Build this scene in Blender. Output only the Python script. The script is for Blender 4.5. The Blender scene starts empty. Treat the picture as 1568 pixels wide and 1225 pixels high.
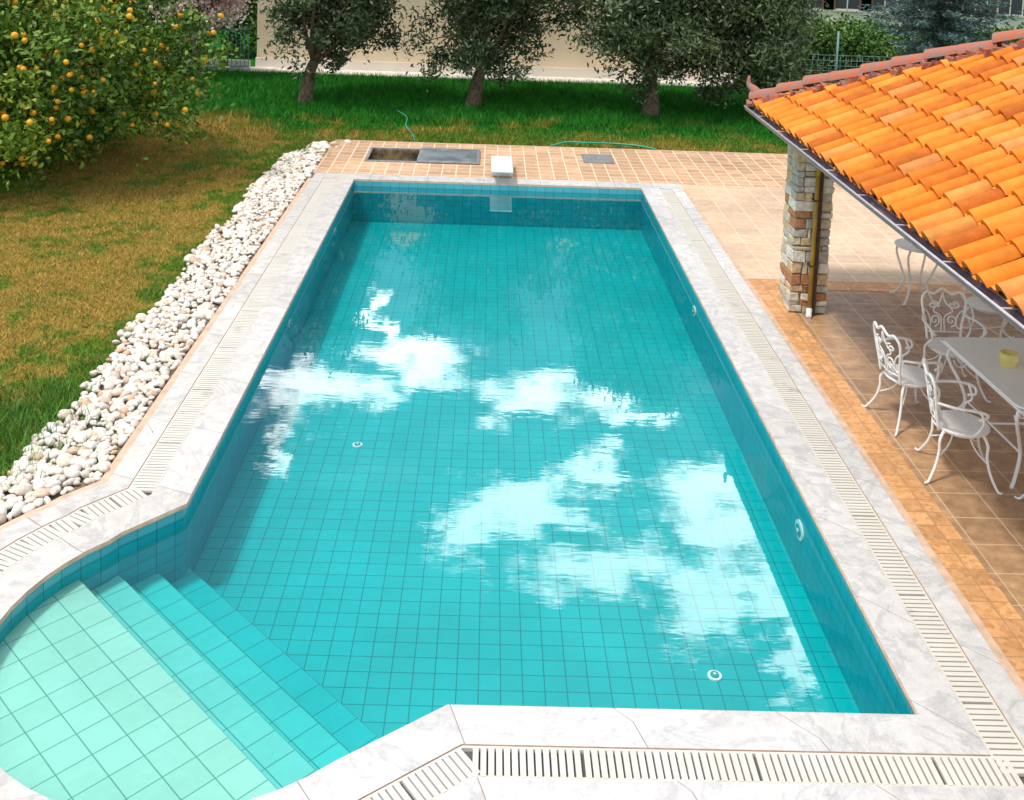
import bpy, bmesh, math
import numpy as np
from mathutils import Matrix, Vector
rng=np.random.default_rng(7)
S=bpy.context.scene
COL=bpy.context.collection
# ------------------------------------------------------------------ camera
CP=[2.2654,-5.8349,4.7221,0.0204,0.0997,0.0367,1622.4756,21.1828]
yaw,pitch,roll=CP[3:6]
_f=np.array([math.sin(yaw)*math.cos(pitch),math.cos(yaw)*math.cos(pitch),-math.sin(pitch)])
_r=np.array([math.cos(yaw),-math.sin(yaw),0.]);_u=np.cross(_r,_f)
c,s=math.cos(roll),math.sin(roll)
_r,_u=c*_r+s*_u,-s*_r+c*_u
cd=bpy.data.cameras.new('camera');cam=bpy.data.objects.new('camera',cd);COL.objects.link(cam);S.camera=cam
cd.sensor_width=36;cd.lens=36*CP[6]/1568;cd.shift_y=-(612.5-CP[7])/1568;cd.clip_end=2000;cd.clip_start=.1
M=Matrix(((_r[0],_u[0],-_f[0],CP[0]),(_r[1],_u[1],-_f[1],CP[1]),(_r[2],_u[2],-_f[2],CP[2]),(0,0,0,1)))
cam.matrix_world=M
S.view_settings.view_transform='Standard';S.view_settings.look='None';S.view_settings.exposure=0
def raydir(a,b):
    return _r*(a-784)/CP[6]-_u*(b-CP[7])/CP[6]+_f
# ------------------------------------------------------------------ node helpers
class NT:
    def __init__(s,tree): s.t=tree;s.n=tree.nodes;s.l=tree.links
    def new(s,t,**k):
        n=s.n.new(t)
        for a,b in k.items():
            setattr(n,a,b)
        return n
    def put(s,node,key,v):
        if v is None: return
        sock=node.inputs[key]
        if isinstance(v,bpy.types.NodeSocket): s.l.new(v,sock)
        else:
            if isinstance(v,(tuple,list)) and len(v)==3 and sock.type=='RGBA': v=(*v,1)
            sock.default_value=v
    def math(s,op,a,b=None,c=None,clamp=False):
        n=s.new('ShaderNodeMath',operation=op,use_clamp=clamp);s.put(n,0,a);s.put(n,1,b)
        if c is not None:s.put(n,2,c)
        return n.outputs[0]
    def vmath(s,op,a,b=None):
        n=s.new('ShaderNodeVectorMath',operation=op);s.put(n,0,a)
        if b is not None:s.put(n,1,b)
        return n.outputs['Value'] if op in('LENGTH','DOT_PRODUCT','DISTANCE') else n.outputs[0]
    def noise(s,vec,scale,detail=3,rough=.5,out='Fac',dist=0):
        n=s.new('ShaderNodeTexNoise');s.put(n,'Vector',vec);s.put(n,'Scale',scale);s.put(n,'Detail',detail);s.put(n,'Roughness',rough);s.put(n,'Distortion',dist)
        return n.outputs[out]
    def ramp(s,fac,stops,interp='LINEAR'):
        n=s.new('ShaderNodeValToRGB');s.put(n,'Fac',fac);cr=n.color_ramp;cr.interpolation=interp
        while len(cr.elements)<len(stops): cr.elements.new(.5)
        for e,(p,c) in zip(cr.elements,stops):
            e.position=p
            e.color=(*c,1) if isinstance(c,(tuple,list)) else (c,c,c,1)
        return n.outputs['Color']
    def mix(s,f,a,b,mode='MIX'):
        n=s.new('ShaderNodeMix',data_type='RGBA',blend_type=mode)
        s.put(n,0,f);s.put(n,6,a);s.put(n,7,b);return n.outputs[2]
    def maprange(s,v,a,b,c=0,d=1,smooth=False):
        n=s.new('ShaderNodeMapRange');n.interpolation_type='SMOOTHSTEP' if smooth else 'LINEAR'
        s.put(n,0,v);s.put(n,1,a);s.put(n,2,b);s.put(n,3,c);s.put(n,4,d);return n.outputs[0]
    def pos(s): return s.new('ShaderNodeNewGeometry').outputs['Position']
    def sep(s,v):
        n=s.new('ShaderNodeSeparateXYZ');s.put(n,0,v);return n.outputs
    def comb(s,x=0,y=0,z=0):
        n=s.new('ShaderNodeCombineXYZ');s.put(n,0,x);s.put(n,1,y);s.put(n,2,z);return n.outputs[0]
    def attr(s,name='rnd'):
        return s.new('ShaderNodeAttribute',attribute_name=name).outputs['Fac']
    def uv(s): return s.new('ShaderNodeUVMap').outputs[0]
    def bump(s,h,strength=.3,dist=.01):
        n=s.new('ShaderNodeBump');s.put(n,'Strength',strength);s.put(n,'Distance',dist);s.put(n,'Height',h);return n.outputs[0]
    def brick(s,vec,w,h,mortar,offset=0.,c1=(0,0,0),c2=(1,1,1)):
        n=s.new('ShaderNodeTexBrick',offset=offset,offset_frequency=2,squash=1.,squash_frequency=2)
        s.put(n,'Vector',vec);s.put(n,'Scale',1.);s.put(n,'Brick Width',w);s.put(n,'Row Height',h);s.put(n,'Mortar Size',mortar);s.put(n,'Mortar Smooth',.1)
        s.put(n,'Color1',c1);s.put(n,'Color2',c2);s.put(n,'Mortar',(0.5,.5,.5))
        return n.outputs['Color'],n.outputs['Fac']
def material(name,fn,rough=.6,spec=.4,metal=0.):
    m=bpy.data.materials.new(name);m.use_nodes=True;t=NT(m.node_tree)
    b=t.n['Principled BSDF'];b.inputs['Roughness'].default_value=rough;b.inputs['Specular IOR Level'].default_value=spec;b.inputs['Metallic'].default_value=metal
    r=fn(t,b)
    if r is not None: t.put(b,'Base Color',r)
    return m
def simple(name,col,rough=.6,var=.12,scale=8.,spec=.4,metal=0.,bump=0.):
    def fn(t,b):
        p=t.pos();n=t.noise(p,scale,3,.6)
        if bump: t.put(b,'Normal',t.bump(n,bump,.01))
        a=tuple(x*(1-var*2) for x in col);d=tuple(min(1,x*(1+var*1.2)) for x in col)
        return t.ramp(n,[(.3,a),(.7,d)])
    return material(name,fn,rough,spec,metal)
# ------------------------------------------------------------------ mesh helpers
def link(o,parent=None):
    COL.objects.link(o)
    if parent: o.parent=parent
    return o
def empty(name,loc=(0,0,0)):
    o=bpy.data.objects.new(name,None);o.location=loc;COL.objects.link(o);o.empty_display_size=.2;return o
def fast(name,V,F,mat,rnd=None,parent=None,smooth=False):
    V=np.asarray(V,np.float32);F=np.asarray(F,np.int32);k=F.shape[1]
    me=bpy.data.meshes.new(name);me.vertices.add(len(V));me.vertices.foreach_set('co',V.ravel())
    me.loops.add(F.size);me.loops.foreach_set('vertex_index',F.ravel())
    me.polygons.add(len(F));me.polygons.foreach_set('loop_start',np.arange(0,F.size,k,dtype=np.int32))
    me.polygons.foreach_set('use_smooth',np.full(len(F),smooth))
    if rnd is not None:
        a=me.attributes.new('rnd','FLOAT','POINT');a.data.foreach_set('value',np.asarray(rnd,np.float32))
    me.update(calc_edges=True);me.materials.append(mat)
    return link(bpy.data.objects.new(name,me),parent)
class MB:
    def __init__(s): s.v=[];s.f=[];s.m=[];s.r=[];s.uv=[];s.sm=[]
    def add(s,vs,fs,mi=0,rnd=.5,uvs=None,smooth=False):
        o=len(s.v);s.v+= [tuple(map(float,v)) for v in vs];s.r+=[rnd]*len(vs)
        s.uv+= uvs if uvs else [(0,0)]*len(vs)
        for f in fs: s.f.append(tuple(o+i for i in f));s.m.append(mi);s.sm.append(smooth)
    def box(s,x0,x1,y0,y1,z0,z1,mi=0,rnd=.5,jit=0.):
        vs=np.array([(x0,y0,z0),(x1,y0,z0),(x1,y1,z0),(x0,y1,z0),(x0,y0,z1),(x1,y0,z1),(x1,y1,z1),(x0,y1,z1)],float)
        if jit: vs+=rng.uniform(-jit,jit,vs.shape)
        s.add(vs,[(0,3,2,1),(4,5,6,7),(0,1,5,4),(1,2,6,5),(2,3,7,6),(3,0,4,7)],mi,rnd)
    def tube(s,pts,rad,n=8,mi=0,rnd=.5,cap=True):
        P=np.array(pts,float);m=len(P);R=np.full(m,rad) if np.isscalar(rad) else np.array(rad,float)
        T=np.gradient(P,axis=0);T/=np.linalg.norm(T,axis=1)[:,None]+1e-9
        up=np.array([0,0,1.]) if abs(T[0][2])<.9 else np.array([1.,0,0])
        a=np.cross(T[0],up);a/=np.linalg.norm(a);vs=[]
        for i in range(m):
            a=a-T[i]*(a@T[i]);a/=np.linalg.norm(a)+1e-9;b=np.cross(T[i],a)
            for k in range(n):
                t=2*math.pi*k/n;vs.append(P[i]+R[i]*(a*math.cos(t)+b*math.sin(t)))
        fs=[(i*n+k,i*n+(k+1)%n,(i+1)*n+(k+1)%n,(i+1)*n+k) for i in range(m-1) for k in range(n)]
        if cap: fs+=[tuple(range(n))[::-1],tuple((m-1)*n+k for k in range(n))]
        s.add(vs,fs,mi,rnd,smooth=True)
    def disc(s,c,r,z0,z1,n=32,mi=0,rnd=.5):
        vs=[(c[0]+r*math.cos(2*math.pi*k/n),c[1]+r*math.sin(2*math.pi*k/n),z) for z in(z0,z1) for k in range(n)]
        s.add(vs,[tuple(range(n))[::-1],tuple(range(n,2*n))]+[(k,(k+1)%n,n+(k+1)%n,n+k) for k in range(n)],mi,rnd)
    def obj(s,name,mats,parent=None,bevel=0.):
        me=bpy.data.meshes.new(name);me.from_pydata(s.v,[],s.f)
        for m in mats: me.materials.append(m)
        me.polygons.foreach_set('material_index',s.m);me.polygons.foreach_set('use_smooth',s.sm)
        a=me.attributes.new('rnd','FLOAT','POINT');a.data.foreach_set('value',s.r)
        u=me.uv_layers.new(name='UVMap');li=np.zeros(len(me.loops),np.int32);me.loops.foreach_get('vertex_index',li)
        u.data.foreach_set('uv',np.array(s.uv,np.float32)[li].ravel())
        me.update()
        o=bpy.data.objects.new(name,me);link(o,parent)
        if bevel:
            b=o.modifiers.new('bevel','BEVEL');b.width=bevel;b.segments=2;b.limit_method='ANGLE'
        return o
def spline(pts,n=24):
    P=np.array(pts,float);P=np.vstack([2*P[0]-P[1],P,2*P[-1]-P[-2]]);out=[];m=len(P)-3
    for i in range(m):
        k=max(2,n//m)
        for t in np.linspace(0,1,k,endpoint=(i==m-1)):
            a,b,c_,d=P[i:i+4];out.append(.5*((2*b)+(-a+c_)*t+(2*a-5*b+4*c_-d)*t*t+(-a+3*b-3*c_+d)*t**3))
    return np.array(out)
# ------------------------------------------------------------------ world
W=bpy.data.worlds.new('World');S.world=W;W.use_nodes=True;t=NT(W.node_tree)
try:
    W.cycles.sampling_method='MANUAL';W.cycles.sample_map_resolution=256
except Exception: pass
SUN_EL=math.radians(66);SUN_AZ=math.radians(-118)  # azimuth measured from +Y toward +X
sky=t.new('ShaderNodeTexSky',sky_type='NISHITA');sky.sun_disc=False;sky.sun_elevation=SUN_EL;sky.sun_rotation=SUN_AZ%(2*math.pi)
sky.air_density=1.;sky.dust_density=1.5;sky.ozone_density=1.5
D=t.new('ShaderNodeTexCoord').outputs['Generated']
x,y,z=t.sep(D)
yy=t.math('MAXIMUM',y,.08)
pq=t.comb(t.math('DIVIDE',x,yy),t.math('DIVIDE',z,yy),0)
blobs=[(630,560,70,26),(495,612,80,28),(585,500,14,40),(820,606,80,30),(975,630,60,16),(905,725,45,26),(712,805,42,45),(800,775,80,28),
(940,870,100,40),(1075,745,95,34),(1120,800,70,60),(1075,930,50,60),(1175,905,60,45),(1225,1010,30,70),(425,690,18,30)]
dmin=None
dn=t.new('ShaderNodeTexNoise');t.put(dn,'Vector',t.vmath('MULTIPLY',pq,(.9,2.2,1)));t.put(dn,'Scale',11.);t.put(dn,'Detail',4.);t.put(dn,'Roughness',.68)
wv=t.vmath('MULTIPLY',t.vmath('SUBTRACT',dn.outputs['Color'],(.5,.5,.5)),(.20,.12,0))
pw=t.vmath('ADD',pq,wv)
for (a,b,rx,ry) in blobs:
    d=raydir(a,b);p0,q0=d[0]/d[1],-d[2]/d[1]
    ln=t.vmath('LENGTH',t.vmath('MULTIPLY',t.vmath('SUBTRACT',pw,(p0,q0,0)),(1560/rx,1400/ry,0)))
    dmin=ln if dmin is None else t.math('MINIMUM',dmin,ln)
n2=t.noise(t.vmath('MULTIPLY',pq,(.7,1.8,1)),30,4,.7)
dd=t.math('ADD',dmin,t.math('MULTIPLY',t.math('SUBTRACT',n2,.5),2.6))
mask=t.math('POWER',t.maprange(dd,1.5,.45,0,1,True),.85)
mask=t.math('MULTIPLY',mask,t.maprange(y,.1,.3))
mask=t.math('MULTIPLY',mask,t.maprange(z,.0,.1))
haze=t.noise(D,3.2,2,.55)
hz=t.maprange(haze,.36,.66,.35,1.0,True)
hz=t.math('MULTIPLY',hz,t.maprange(t.math('SUBTRACT',z,t.math('MULTIPLY',y,.75)),-.25,.45,.06,1,True))
wisp=t.math('MULTIPLY',t.maprange(t.noise(t.vmath('MULTIPLY',pq,(1,2.4,1)),5,3,.6),.5,.72,0,.28,True),t.maprange(y,.1,.3))
hz=t.math('MAXIMUM',hz,wisp)
skyc=t.mix(hz,sky.outputs[0],(9.6,9.7,9.8))
colr=t.mix(mask,skyc,(54,55,56))
bg=t.n['Background'];t.put(bg,'Color',colr);bg.inputs['Strength'].default_value=.13
sd=bpy.data.lights.new('sun','SUN');sd.energy=2.6;sd.angle=math.radians(8);sd.color=(1,.955,.88)
so=bpy.data.objects.new('sun',sd);COL.objects.link(so)
sv=Vector((math.sin(SUN_AZ)*math.cos(SUN_EL),math.cos(SUN_AZ)*math.cos(SUN_EL),math.sin(SUN_EL)))
so.rotation_euler=sv.to_track_quat('Z','Y').to_euler();so.location=(0,0,30)
# ------------------------------------------------------------------ pool materials
def pool_tile(tw,th,var=.03):
    def fn(t,b):
        c_,f=t.brick(t.uv(),tw,th,.0042)
        p=t.pos();z=t.sep(p)[2]
        base=t.ramp(t.maprange(z,-.8,0,0,1),[(0,(.0,.43,.455)),(.14,(.0,.45,.475)),(.23,(.0,.49,.51)),(.4,(.04,.57,.56)),(.575,(.15,.63,.58)),(.75,(.36,.70,.59)),(.82,(.30,.60,.55)),(.86,(.10,.38,.46)),(1,(.10,.38,.46))])  # light lost with water depth is painted into the tile colour by height
        v=t.ramp(c_,[(0,1-var*1.5),(1,1+var)])
        n=t.noise(p,1.1,3,.5);n3=t.noise(p,14,3,.6)
        base=t.mix(1,base,v,'MULTIPLY')
        base=t.mix(1,base,t.ramp(n,[(.3,.90),(.7,1.06)]),'MULTIPLY')
        base=t.mix(1,base,t.ramp(n3,[(.3,.96),(.7,1.02)]),'MULTIPLY')
        return t.mix(f,base,t.mix(1,base,(.35,.50,.50),'MULTIPLY'))
    return fn
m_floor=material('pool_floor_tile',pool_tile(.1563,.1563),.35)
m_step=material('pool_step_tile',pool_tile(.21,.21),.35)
def wall_fn(t,b):
    c_,f=t.brick(t.uv(),.1563,.14,.004)
    p=t.pos();z=t.sep(p)[2]
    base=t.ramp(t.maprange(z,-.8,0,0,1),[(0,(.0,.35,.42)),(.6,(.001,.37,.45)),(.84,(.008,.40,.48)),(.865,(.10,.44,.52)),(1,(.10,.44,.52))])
    base=t.mix(1,base,t.ramp(c_,[(0,.90),(1,1.06)]),'MULTIPLY')
    return t.mix(f,base,t.mix(1,base,(.40,.54,.58),'MULTIPLY'))
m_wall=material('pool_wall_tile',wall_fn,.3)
def marble_fn(t,b):
    c_,f=t.brick(t.uv(),.98,9.,.0035)
    p=t.pos();w=t.noise(p,1.6,6,.65,dist=1.2)
    g=t.noise(p,9,5,.7);x_=t.sep(p)[0];h=t.noise(p,55,3,.7)
    base=t.ramp(w,[(.25,(.55,.54,.535)),(.45,(.74,.725,.71)),(.515,(.52,.515,.53)),(.56,(.77,.75,.735)),(.8,(.67,.65,.63))])
    base=t.mix(.4,base,t.ramp(g,[(.3,(.44,.42,.40)),(.65,(.85,.83,.80))]))
    base=t.mix(1,base,t.ramp(c_,[(0,.89),(1,1.05)]),'MULTIPLY')
    base=t.mix(1,base,t.ramp(h,[(.3,.93),(.6,1.03)]),'MULTIPLY')
    base=t.mix(t.maprange(x_,2,-.5,0,.5),base,t.mix(1,base,(1.,.94,.86),'MULTIPLY'))
    return t.mix(f,base,(.33,.28,.24))
m_marble=material('marble_coping',marble_fn,.45)
m_lip=simple('coping_edge',(.72,.50,.36),.6)
m_chan=simple('drain_channel',(.13,.12,.11),.8)
def slat_fn(t,b):
    p=t.pos();base=t.mix(t.noise(p,2.5,4,.6),(.64,.60,.52),(.82,.79,.72))
    d=t.maprange(t.noise(p,1.7,5,.75),.60,.72,0,.7)
    return t.mix(d,base,(.34,.31,.29))
m_slat=material('drain_grate_plastic',slat_fn,.5)
m_white=simple('white_plastic',(.84,.85,.84),.4,.04)
# ------------------------------------------------------------------ pool outline
L=12.
C0=np.array([.6,.6]);rr=1.41
path=[(0,L),(0,2.07),(-.36,1.68)]
for a in np.linspace(136,313,26): path.append((C0[0]+rr*math.cos(math.radians(a)),C0[1]+rr*math.sin(math.radians(a))))
path+=[(1.66,-.36),(2.16,0),(5,0),(5,L)]
path=np.array(path)
def offset(P,d):
    T=np.diff(P,axis=0);T/=np.linalg.norm(T,axis=1)[:,None];N=np.stack([T[:,1],-T[:,0]],1);out=[]
    for i in range(len(P)):
        if i==0:n=N[0]
        elif i==len(P)-1:n=N[-1]
        else:
            n=N[i-1]+N[i];n=n/(1+N[i-1]@N[i])
        out.append(P[i]+d*n)
    return np.array(out)
cum=np.concatenate([[0],np.cumsum(np.linalg.norm(np.diff(path,axis=0),axis=1))])
def strip(mb,d0,d1,z,zb=None,mi=0,mi2=1):
    A=offset(path,d0);B=offset(path,d1);n=len(A)
    vs=[(*a,z) for a in A]+[(*b,z) for b in B]
    uv=[(cum[i],0.1) for i in range(n)]+[(cum[i],.1+d1-d0) for i in range(n)]
    mb.add(vs,[(i,i+1,n+i+1,n+i) for i in range(n-1)],mi,uvs=uv)
    if zb is not None:
        for Q in(A,B):
            vs=[(*a,z) for a in Q]+[(*a,zb) for a in Q]
            mb.add(vs,[(i,i+1,n+i+1,n+i) for i in range(n-1)],mi2,uvs=uv)
pool=empty('swimming_pool')
mb=MB()
n=len(path)
loop=np.vstack([path,path[:1]]);lc=np.concatenate([cum,[cum[-1]+5]])
vs=[(*p,-.035) for p in loop]+[(*p,-.82) for p in loop]
uv=[(u,.0) for u in lc]+[(u,-1.12) for u in lc]
k=len(loop);mb.add(vs,[(i,i+1,k+i+1,k+i) for i in range(k-1)],0,uvs=uv)
mb.obj('walls',[m_wall],pool)
mb=MB();mb.add([(-.05,-.05,-.75),(5.05,-.05,-.75),(5.05,12.05,-.75),(-.05,12.05,-.75)],[(0,1,2,3)],0,uvs=[(-.05,-.05),(5.05,-.05),(5.05,12.05),(-.05,12.05)])
mb.obj('floor',[m_floor],pool)
def clip(P,k):
    out=[];m=len(P)
    for i in range(m):
        a,b=P[i],P[(i+1)%m];fa,fb=a.sum()-k,b.sum()-k
        if fa<=0: out.append(a)
        if fa*fb<0: out.append(a+(b-a)*fa/(fa-fb))
    return np.array(out)
mb=MB()
for z0,kk in((-.20,.85),(-.34,1.31),(-.48,1.77),(-.62,2.21)):
    Q=clip(path,kk);uv=[((q[0]+q[1]-kk)/1.4142,(q[0]-q[1])/1.4142) for q in Q]
    mb.add([(*q,z0) for q in Q],[tuple(range(len(Q)))],0,uvs=uv)
    e=[q for q in Q if abs(q.sum()-kk)<1e-6];e=[e[0],e[-1]]
    mb.add([(*e[0],z0),(*e[1],z0),(*e[1],z0-.2),(*e[0],z0-.2)],[(0,1,2,3)],0,uvs=[(.05,0),(.05,3),(.2,3),(.2,0)])
mb.obj('roman_steps',[m_step],pool)
# coping
mb=MB();strip(mb,-.025,.27,0,-.035);strip(mb,.50,.69,0,-.05)
mb.add([(-.69,12.0,0),(5.69,12.0,0),(5.69,12.36,0),(-.69,12.36,0)],[(0,1,2,3)],0,uvs=[(0,.1),(6.38,.1),(6.38,.5),(0,.5)])
mb.add([(-.025,12.0,0),(5.02,12.0,0),(5.02,12.0,-.035),(-.025,12.0,-.035)],[(0,1,2,3)],1)
mb.obj('coping',[m_marble,m_lip],pool)
mb=MB();strip(mb,.27,.50,-.03,mi=0);mb.obj('drain_channel',[m_chan],pool)
mb=MB();strip(mb,-.030,-.012,-.012,-.03,0,0);mb.obj('coping_trim',[m_lip],pool)
mb=MB();strip(mb,.69,.76,-.006,-.05);mb.obj('edging_strip',[m_lip,m_lip],pool)
mid=offset(path,.385);mc=np.concatenate([[0],np.cumsum(np.linalg.norm(np.diff(mid,axis=0),axis=1))])
mb=MB();sp=.044;u=.02
while u<mc[-1]-.02:
    i=min(np.searchsorted(mc,u)-1,len(mid)-2);i=max(i,0);f=(u-mc[i])/(mc[i+1]-mc[i])
    p=mid[i]*(1-f)+mid[i+1]*f;T=mid[i+1]-mid[i];T/=np.linalg.norm(T);N=np.array([T[1],-T[0]])
    h=.0162+rng.uniform(-.0006,.0006);w=.103;zz=-.003+rng.uniform(-.001,.001)
    q=[p-T*h-N*w,p+T*h-N*w,p+T*h+N*w,p-T*h+N*w]
    mb.add([(*a,zz-.02) for a in q]+[(*a,zz) for a in q],[(4,5,6,7),(0,1,5,4),(1,2,6,5),(2,3,7,6),(3,0,4,7)])
    u+=sp
    if int(u/1.0)!=int((u-sp)/1.0): u+=.01
mb.obj('drain_grate',[m_slat],pool)
mb=MB();strip(mb,.275,.290,-.006,-.03,0,0);strip(mb,.480,.495,-.006,-.03,0,0);mb.obj('grate_rim',[m_slat],pool)
# fittings
m_teal=simple('fitting_insert',(.02,.35,.38),.4,.05)
mb=MB()
def ring(cx,cy,cz,r,axis,sgn):
    for (ra,mi,off) in((r,0,.012),(r*.62,1,.02),(r*.2,0,.026)):
        vs=[];nn=24
        for k in range(nn):
            a=2*math.pi*k/nn
            for o in(0,off):
                if axis=='x': vs.append((cx+sgn*o,cy+ra*math.cos(a),cz+ra*math.sin(a)*.75))
                else: vs.append((cx+ra*math.cos(a),cy+ra*math.sin(a),cz+o))
        mb.add(vs,[tuple(range(1,2*nn,2))]+[(2*k,(2*k+2)%(2*nn),(2*k+3)%(2*nn),2*k+1) for k in range(nn)],mi)
ring(5,2.5,-.36,.10,'x',-1);ring(5,7.2,-.31,.085,'x',-1)
ring(0,4.9,-.33,.085,'x',1);ring(0,6.4,-.3,.06,'x',1);ring(0,10.0,-.3,.08,'x',1)
ring(1.07,4.43,-.75,.05,'z',1);ring(4.05,1.28,-.75,.052,'z',1)
mb.obj('pool_fittings',[m_white,m_teal],pool)
# water
wm=bpy.data.materials.new('pool_water');wm.use_nodes=True;t=NT(wm.node_tree);t.n.remove(t.n['Principled BSDF'])
p=t.pos()
nz=t.noise(t.vmath('MULTIPLY',p,(.8,2.8,1)),1.8,3,.6)
nz2=t.noise(t.vmath('MULTIPLY',p,(1.,3.,1)),7.,2,.5)
bm_=t.bump(t.math('ADD',nz,t.math('MULTIPLY',nz2,.07)),.016,.03)
fr=t.new('ShaderNodeFresnel');fr.inputs[0].default_value=1.33
fac=t.math('MULTIPLY',fr.outputs[0],1.8,clamp=True)
fac=t.math('MINIMUM',fac,.42)
tr=t.new('ShaderNodeBsdfTransparent');tr.inputs[0].default_value=(.88,1.,1.,1)
gl=t.new('ShaderNodeBsdfGlossy');gl.inputs['Roughness'].default_value=.0;t.l.new(bm_,gl.inputs['Normal'])
mx=t.new('ShaderNodeMixShader');t.l.new(fac,mx.inputs[0]);t.l.new(tr.outputs[0],mx.inputs[1]);t.l.new(gl.outputs[0],mx.inputs[2])
t.l.new(mx.outputs[0],t.n['Material Output'].inputs[0])
mb=MB();mb.add([(*q,-.12) for q in path],[tuple(range(len(path)))],0);mb.obj('water',[wm])
# ------------------------------------------------------------------ lawn + ground
def lawn_color(t,blade=False):
    p=t.pos();x,y,z=t.sep(p)
    flat=t.comb(x,y,0)
    big=t.noise(flat,.75,3,.6);mid_=t.noise(flat,3.5,3,.65);fine=t.noise(flat,30,2,.6)
    straw=t.ramp(fine,[(.3,(.27,.18,.03)),(.7,(.56,.40,.10))])
    green=t.ramp(fine,[(.3,(.07,.15,.012)),(.7,(.17,.30,.03))])
    lush=t.ramp(mid_,[(.3,(.010,.12,.010)),(.7,(.04,.29,.02))])
    g=t.math('ADD',t.math('MULTIPLY',big,.45),t.math('MULTIPLY',mid_,.55))
    near=t.maprange(x,-4.2,-6.5,0,.15)
    edge=t.maprange(x,-2.1,-1.6,0,.10)
    g=t.math('ADD',t.math('ADD',g,near),edge)
    cc=t.mix(t.maprange(g,.485,.63,0,1,True),straw,green)
    yl=t.math('ADD',y,t.math('MULTIPLY',t.math('SUBTRACT',big,.5),6.))
    return t.mix(t.maprange(yl,15.8,17.4,0,1,True),cc,lush)
def ground_fn(t,b):
    return t.mix(1,lawn_color(t),(.7,.68,.6),'MULTIPLY')
m_ground=material('lawn_soil',ground_fn,.95,.1)
m_blade=bpy.data.materials.new('grass_blade');m_blade.use_nodes=True;t=NT(m_blade.node_tree);b=t.n['Principled BSDF']
colr=t.mix(1,lawn_color(t),t.ramp(t.attr(),[(0,.55),(1,1.45)]),'MULTIPLY')
t.put(b,'Base Color',colr);b.inputs['Roughness'].default_value=.7;b.inputs['Specular IOR Level'].default_value=.2
mb=MB();X0,X1,Y0,Y1=-.9,5.3,-.9,12.2;Bf=400;zg=-.06
for a,b2,c_,d in((-Bf,X0,-Bf,Bf),(X1,Bf,-Bf,Bf),(X0,X1,-Bf,Y0),(X0,X1,Y1,Bf)):
    if b2==X1 and d==Bf:
        for q in((X0,X1,Y1,13.36),(X0,.05,13.36,14.32),(2.13,X1,13.36,14.32),(X0,X1,14.32,Bf)): mb.add([(q[0],q[2],zg),(q[1],q[2],zg),(q[1],q[3],zg),(q[0],q[3],zg)],[(0,1,2,3)])
    else: mb.add([(a,c_,zg),(b2,c_,zg),(b2,d,zg),(a,d,zg)],[(0,1,2,3)])
mb.obj('ground',[m_ground])
def blades(name,xy,h,w,lean=.5,z0=-.06,mat=m_blade):
    n=len(xy);a=rng.uniform(0,2*math.pi,n);dx=np.stack([np.cos(a),np.sin(a)],1);l=rng.normal(0,lean,(n,2))*h[:,None]
    V=np.zeros((n,3,3));V[:,0,:2]=xy-dx*w[:,None];V[:,1,:2]=xy+dx*w[:,None];V[:,2,:2]=xy+l;V[:,:2,2]=z0;V[:,2,2]=z0+h
    return V.reshape(-1,3),np.repeat(rng.uniform(0,1,n),3)
def dpts(n,x0,x1,y0,y1): return np.stack([rng.uniform(x0,x1,n),rng.uniform(y0,y1,n)],1)
near=dpts(330000,-9,-1.45,1.8,16);near=near[near[:,0]>-(1.3+.46*near[:,1])]
pA,rA=blades('a',near,rng.uniform(.015,.050,len(near)),rng.uniform(.003,.006,len(near)),.8)
far=dpts(190000,-10,11,14.95,23.1)
far=far[~((far[:,0]>-.66)&(far[:,1]<15.02))]
hh=rng.uniform(.04,.10,len(far))*(1+.9*(far[:,1]>17))
pB,rB=blades('b',far,hh,rng.uniform(.005,.011,len(far)),.5)
mid2=dpts(30000,-1.6,-.7,13.6,15);pC,rC=blades('c',mid2,rng.uniform(.03,.08,len(mid2)),rng.uniform(.003,.006,len(mid2)),.6)
V=np.vstack([pA,pB,pC]);R_=np.concatenate([rA,rB,rC])
fast('grass',V,np.arange(len(V)).reshape(-1,3),m_blade,R_)
# tall weeds along the pebbles
m_weed=bpy.data.materials.new('weed_leaf');m_weed.use_nodes=True;t=NT(m_weed.node_tree);b=t.n['Principled BSDF']
t.put(b,'Base Color',t.ramp(t.attr(),[(0,(.03,.12,.01)),(1,(.15,.36,.04))]));b.inputs['Roughness'].default_value=.6
Vs=[];Rs=[]
spots=[(-1.85,3.0,.35,1500,.19),(-2.1,3.5,.3,900,.16),(-1.75,3.9,.15,400,.14),(-1.65,4.6,.12,250,.12),(-1.62,5.4,.12,200,.11),(-1.7,6.6,.1,200,.10),(-1.6,8.2,.1,150,.09),(-1.62,9.6,.12,150,.08),
(-1.5,12.2,.15,250,.09),(-1.45,13.4,.2,400,.11),(-1.0,14.7,.3,600,.1),(-2.5,13.6,.3,700,.16),(-2.9,12.6,.15,350,.14),(-3.4,11.4,.2,300,.1),(-2.6,9.2,.15,150,.08),(-1.55,2.5,.15,300,.11),(-3.1,8.1,.2,200,.07),
(-2.1,7.2,.2,250,.07),(-2.8,6.2,.25,250,.07),(-2.3,5.,.2,200,.07),(3.5,15.8,.3,400,.12),(2.0,16.,.3,400,.14),(-2,16.,.4,500,.14),(4.8,16.4,.4,500,.12),(7.5,16,.4,500,.12),(-4.6,11.,.3,300,.09)]
for (a,b2,r,n,h) in spots:
    q=np.stack([rng.normal(a,r,n),rng.normal(b2,r*1.2,n)],1);v,r2=blades('w',q,rng.uniform(.4,1.1,n)*h,rng.uniform(.003,.007,n),.45);Vs.append(v);Rs.append(r2)
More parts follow.
